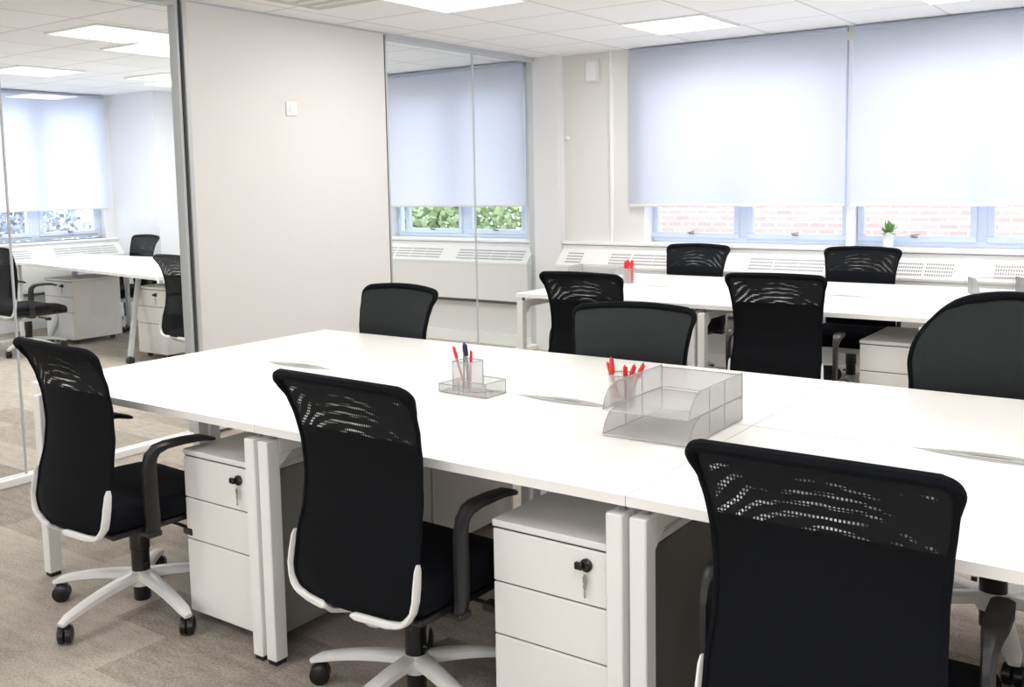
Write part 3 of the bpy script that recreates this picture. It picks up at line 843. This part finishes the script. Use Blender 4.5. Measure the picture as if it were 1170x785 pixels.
def make_tray(label, loc, levels=2, w=.255, d=.355, h=.068, rz=0):
    t = thing('letter_tray', label, 'tray', loc, rz, 'wire mesh letter trays')
    for k in range(levels):
        z = .004 + k * h
        side = lambda x: [(x, 0, z), (x, .012, z + h * .42), (x, .035, z + h * .78), (x, .07, z + h * .96), (x, .20, z + h * .98), (x, d, z + h * .98), (x, d, z)]
        b = NB(); panel(b, [(0, 0, z), (w, 0, z), (w, d, z), (0, d, z)]); fl = obj('tray_floor', b, M['mesh_dense'], t)
        for x in (0, w):
            b = NB(); panel(b, side(x)); obj('side_wall', b, M['mesh'], t)
        b = NB(); panel(b, [(0, d, z), (w, d, z), (w, d, z + h * .9), (0, d, z + h * .9)]); obj('back_wall', b, M['mesh'], t)
        b = NB()
        wires(b, [side(0), side(w), [(0, 0, z), (w, 0, z)], [(0, d, z), (w, d, z)], [(0, 0, z), (0, d, z)], [(w, 0, z), (w, d, z)], [(0, d, z + h * .9), (w, d, z + h * .9)]])
        wires(b, [[(x, y, z), (x, y, z + h * .97)] for x in (0, w) for y in (.13, .23, d)], .0013)
        obj('wire_frame', b, M['wire'], t)
    return t
make_tray('two-tier silver wire mesh letter tray on the front desk', (-.303, .425, DH))
def make_tray_far():
    t = make_tray('single silver mesh letter tray on the window-side desk right of the plant', (-.03, 4.21, DH), 1, .27, .19, .095, R_(30))
    return t
for c_ in children(make_tray_far()):
    if c_.name.startswith('side_wall'): c_.data.materials[0] = M['mesh_far']
t = make_tray('low clear mesh tray on the window-side desk at its left end', (-2.92, 4.40, DH), 1, .40, .22, .06)
t['label'] = 'low pale mesh tray at the left end of the window-side desk, beside the red pens'
make_tray('grey mesh tray cut by the right picture edge on the window-side desk', (.235, 4.20, DH), 1, .25, .24, .095)

def make_pen(name, label, tip, foot, r=.0045, mat='red', barrel=None, cat='pen', cap=.045):
    tip, foot = Vector(tip), Vector(foot); d = (tip - foot).normalized(); L = (tip - foot).length
    t = thing(name, label, cat, foot)
    q = Vector((0, 0, 1)).rotation_difference(d).to_matrix().to_4x4()
    b = NB(); bm_lathe(b, [(.001, 0), (r * .5, .010), (r * .85, .016), (r * .85, L - cap)], 12, q); obj('barrel', b, M[barrel or mat], t, True)
    b = NB(); bm_lathe(b, [(r, L - cap), (r * 1.05, L - cap * .5), (r * .8, L - .008), (r * .2, L)], 12, q)
    vs = bm_box(b, r * .9, r * 1.5, -.0015, .0015, L - cap, L - .006); xform(vs, q); obj('cap', b, M[mat], t, True)
    return t

# pen organiser with a tall cup and two low compartments
ox, oy, oz = -1.052, .632, DH
t = thing('desk_organiser', 'small silver wire mesh desk organiser holding pens on the front desk', 'organiser', (ox, oy, oz), R(-2))
W_, D_ = .20, .105
b = NB(); panel(b, [(0, 0, .003), (W_, 0, .003), (W_, D_, .003), (0, D_, .003)]); obj('tray_floor', b, M['mesh_dense'], t)
b = NB()
for seg in (((0, 0), (.085, 0)), ((0, 0), (0, D_)), ((0, D_), (.03, D_))): panel(b, [(*seg[0], .003), (*seg[1], .003), (*seg[1], .030), (*seg[0], .030)])
obj('low_compartment', b, M['mesh'], t)
b = NB()
for seg in (((.10, 0), (W_, 0)), ((W_, 0), (W_, D_)), ((W_, D_), (.10, D_))): panel(b, [(*seg[0], .003), (*seg[1], .003), (*seg[1], .048), (*seg[0], .048)])
obj('clip_compartment', b, M['mesh'], t)
b = NB(); cx0, cx1, cy0, cy1, ch_ = .035, .105, .030, D_, .103
for seg in (((cx0, cy0), (cx1, cy0)), ((cx1, cy0), (cx1, cy1)), ((cx1, cy1), (cx0, cy1)), ((cx0, cy1), (cx0, cy0))): panel(b, [(*seg[0], .003), (*seg[1], .003), (*seg[1], ch_), (*seg[0], ch_)])
obj('pen_cup', b, M['mesh'], t)
b = NB()
wires(b, [[(0, 0, .003), (W_, 0, .003), (W_, D_, .003), (0, D_, .003), (0, 0, .003)], [(.085, 0, .03), (0, 0, .03), (0, D_, .03), (.03, D_, .03)],
          [(.10, 0, .048), (W_, 0, .048), (W_, D_, .048), (.10, D_, .048)], [(cx0, cy0, ch_), (cx1, cy0, ch_), (cx1, cy1, ch_), (cx0, cy1, ch_), (cx0, cy0, ch_)],
          [(.085, 0, .003), (.085, 0, .048)], [(.105, 0, .003), (.105, 0, .048)], [(W_, 0, .003), (W_, 0, .048)], [(W_, D_, .003), (W_, D_, .048)], [(0, 0, .003), (0, 0, .03)]]
         + [[(x, y, .003), (x, y, ch_)] for x in (cx0, cx1) for y in (cy0, cy1)])
obj('wire_frame', b, M['wire'], t)
PB = Vector((ox, oy, oz))
make_pen('pen', 'red capped pen leaning left in the front desk organiser', PB + Vector((.018, .055, .150)), PB + Vector((.075, .05, .006)), .005, 'red', 'clearpen')
make_pen('pen', 'dark navy capped pen standing upright in the front desk organiser', PB + Vector((.066, .055, .165)), PB + Vector((.072, .075, .006)), .0075, 'navy', 'cleardark')
make_pen('pen', 'thin red pen leaning right beside the navy one in the organiser', PB + Vector((.075, .080, .138)), PB + Vector((.096, .045, .006)), .004, 'red', 'clearpen')
make_pen('pencil', 'slim grey pencil just left of the navy pen in the organiser', PB + Vector((.052, .072, .140)), PB + Vector((.058, .060, .006)), .003, 'grey_plastic', 'wire', 'pencil')
for i in range(3):
    b = NB(); x, y = PB.x + .115 + .018 * i, PB.y + .03 + .017 * i
    bm_sweep(b, [(x, y, oz + .006), (x + .022, y + .004, oz + .006), (x + .022, y + .009, oz + .006), (x + .004, y + .006, oz + .006)], .0009, False, 4, up=(0, .1, 1))
    o = obj('paper_clip', b, M['dark_seal']); tag(o, 'dark paper clip lying in the organiser beside the pens', 'paper clip', 'paper clips in the organiser')

# red pens cup behind the tray
cu = Vector((-.435, .775, DH))
t = thing('pen_cup', 'silver mesh pen cup with red pens behind the letter tray', 'pen cup', cu)
b = NB(); bm_lathe(b, [(.036, .002), (.038, .004), (.044, .098)], 20)
bmesh.ops.delete(b, geom=[f for f in b.faces if len(f.verts) > 4 and f.calc_center_median().z > .05], context='FACES'); obj('cup_wall', b, M['mesh'], t, True)
b = NB(); ring = [(.044 * math.cos(2 * PI * i / 20), .044 * math.sin(2 * PI * i / 20), .098) for i in range(20)]; bm_sweep(b, ring, .0018, True, 5)
ring = [(.037 * math.cos(2 * PI * i / 20), .037 * math.sin(2 * PI * i / 20), .002) for i in range(20)]; bm_sweep(b, ring, .0018, True, 5); obj('wire_rim', b, M['wire'], t)
for i, (tx, ty, tz, fx, fy, lb) in enumerate([(-.055, .0, .132, -.01, .01, 'red pen leaning furthest left in the cup behind the tray'),
                                              (-.036, -.01, .150, -.018, -.012, 'tallest red pen in the cup behind the letter tray'),
                                              (.002, .010, .126, .004, .014, 'dull red pen in the middle of the cup behind the tray'),
                                              (.028, .025, .128, .0, .0, 'short red pen right of the middle in the cup'),
                                              (.058, .030, .135, .016, -.01, 'red pen leaning furthest right in the cup behind the tray')]):
    make_pen('pen', lb, cu + Vector((tx, ty, tz)), cu + Vector((fx, fy, .005)), .0062, 'red', 'clearpen', cap=.05)
# red pens far
fu = Vector((-2.19, 4.03, DH))
t = thing('pen_cup', 'small mesh pen cup with red pens on the window-side desk', 'pen cup', fu)
b = NB()
for seg in (((-.035, -.03), (.035, -.03)), ((.035, -.03), (.035, .03)), ((.035, .03), (-.035, .03)), ((-.035, .03), (-.035, -.03))): panel(b, [(*seg[0], .003), (*seg[1], .003), (*seg[1], .10), (*seg[0], .10)])
obj('cup_wall', b, M['mesh'], t)
b = NB(); wires(b, [[(-.035, -.03, z), (.035, -.03, z), (.035, .03, z), (-.035, .03, z), (-.035, -.03, z)] for z in (.003, .10)]); obj('wire_rim', b, M['wire'], t)
for i, (x, lb) in enumerate([(-.026, 'leftmost red pen in the cup on the window-side desk'), (-.006, 'middle red pen in the cup on the window-side desk'), (.016, 'right of middle red pen in the window-side desk cup'), (.028, 'rightmost red pen in the cup on the window-side desk')]):
    make_pen('pen', lb, fu + Vector((x * 1.25, .01 - .01 * i, .15 + .012 * (i % 2))), fu + Vector((x, 0, .005)), .0085, 'red', 'red')

# potted plant on the sill
pp = Vector((-.795, 5.205, .93))
t = thing('potted_plant', 'small green leafy plant in a white pot on the window sill', 'plant', pp)
b = NB(); bm_lathe(b, [(.028, 0), (.031, .004), (.038, .100), (.038, .106), (.033, .106), (.032, .098)], 24); obj('pot', b, M['pot'], t, True)
b = NB(); bm_lathe(b, [(.032, .092), (.031, .099)], 16); obj('soil', b, M['soil'], t)
b = NB(); rnd = random.Random(3)
for i in range(44):
    a = rnd.uniform(0, 2 * PI); tilt = rnd.uniform(.15, 1.35); L = rnd.uniform(.07, .105); base_ = Vector((.012 * math.cos(a), .012 * math.sin(a), .095))
    dirv = Vector((math.sin(tilt) * math.cos(a), math.sin(tilt) * math.sin(a), math.cos(tilt))); side = Vector((-math.sin(a), math.cos(a), 0))
    w = rnd.uniform(.008, .012); prev = None
    for k in range(6):
        q = k / 5; p = base_ + dirv * L * q + Vector((0, 0, -.02 * q * q * tilt)); ww = w * math.sin(PI * min(.98, .12 + q * .86))
        cur = (b.verts.new(p - side * ww), b.verts.new(p + side * ww + Vector((0, 0, .001))))
        if prev: b.faces.new((prev[0], prev[1], cur[1], cur[0]))
        prev = cur
obj('leaves', b, M['leaf'], t, True)

# ------------------------------------------------------------------ outdoors
struct(box_obj('ground', M['bark'], -60, 60, 5.6, 80, -3.3, -3.2))
b = NB(); bm_box(b, -8.7, 22, 15, 15.4, -3.2, 2.6); o = obj('brick_building', b, M['brick']); tag(o, 'pale pinkish brick building outside the main windows', 'building')
def tree(loc, r, h, label, seed, mat='foliage'):
    t = thing('tree', label, 'tree', loc); rn = random.Random(seed)
    b = NB(); bm_cyl(b, (0, 0, 0), (0, 0, h), .22, .12, 10); obj('trunk', b, M['bark'], t)
    b = NB()
    for i in range(11000):
        v = Vector((rn.gauss(0, 1), rn.gauss(0, 1), rn.gauss(0, 1))).normalized() * (rn.random() ** .4) * r
        p = Vector((v.x, v.y, v.z * .9 + h)); a = Vector((rn.uniform(-1, 1), rn.uniform(-1, 1), rn.uniform(-1, 1))).normalized() * .07; c_ = a.cross(Vector((rn.uniform(-1, 1), rn.uniform(-1, 1), .3))).normalized() * .055
        b.faces.new([b.verts.new(p + a), b.verts.new(p + c_), b.verts.new(p - a), b.verts.new(p - c_)])
    obj('foliage', b, M[mat], t)
tree((-11.6, 13.4, -3.2), 2.5, 3.9, 'green tree outside the window seen through the middle glass panels', 1)
tree((-19.5, 17, -3.2), 2.9, 4.0, 'green tree further left outside the window behind the glass', 4)
tree((-20, 8.0, -3.2), 2.6, 3.6, 'pale grey leafed tree outside the left wall window behind the glass door', 5, 'foliage_pale')

# ------------------------------------------------------------------ light
W = bpy.data.worlds.new('world'); S.world = W; W.use_nodes = True
nt = W.node_tree; bg = nt.nodes['Background']
tc = nt.nodes.new('ShaderNodeTexCoord'); sp = nt.nodes.new('ShaderNodeSeparateXYZ'); link(nt, tc.outputs['Generated'], sp.inputs[0])
cr = nt.nodes.new('ShaderNodeValToRGB'); cr.color_ramp.elements[0].color = (.85, .9, 1, 1); cr.color_ramp.elements[1].color = (.80, .88, 1, 1)
link(nt, sp.outputs['Z'], cr.inputs[0]); link(nt, cr.outputs[0], bg.inputs[0]); bg.inputs[1].default_value = 4.3
S.view_settings.view_transform = 'Standard'
S.view_settings.look = 'None'
S.view_settings.exposure = 0
try:
    S.cycles.use_denoising = True
    S.cycles.max_bounces = 10; S.cycles.diffuse_bounces = 5; S.cycles.transparent_max_bounces = 24
    S.cycles.sample_clamp_indirect = 6; S.cycles.caustics_reflective = False; S.cycles.caustics_refractive = False
except Exception: pass

# ------------------------------------------------------------------ camera
YAW, PIT, ROL, F = .6192, -.1027, -.0179, 1124.1
fw = Vector((-math.sin(YAW) * math.cos(PIT), math.cos(YAW) * math.cos(PIT), math.sin(PIT)))
rt0 = Vector((math.cos(YAW), math.sin(YAW), 0)); up0 = rt0.cross(fw)
rt = math.cos(ROL) * rt0 + math.sin(ROL) * up0; up = -math.sin(ROL) * rt0 + math.cos(ROL) * up0
cam = bpy.data.cameras.new('camera'); co = bpy.data.objects.new('camera', cam); COL.objects.link(co)
m3 = Matrix((rt, up, -fw)).transposed()
co.matrix_world = Matrix.Translation((1.028, -1.857, 1.42)) @ m3.to_4x4()
cam.sensor_width = 36; cam.lens = F / 1170 * 36; cam.shift_y = -67.3 / 1170
cam.clip_start = .05; cam.clip_end = 200
S.camera = co
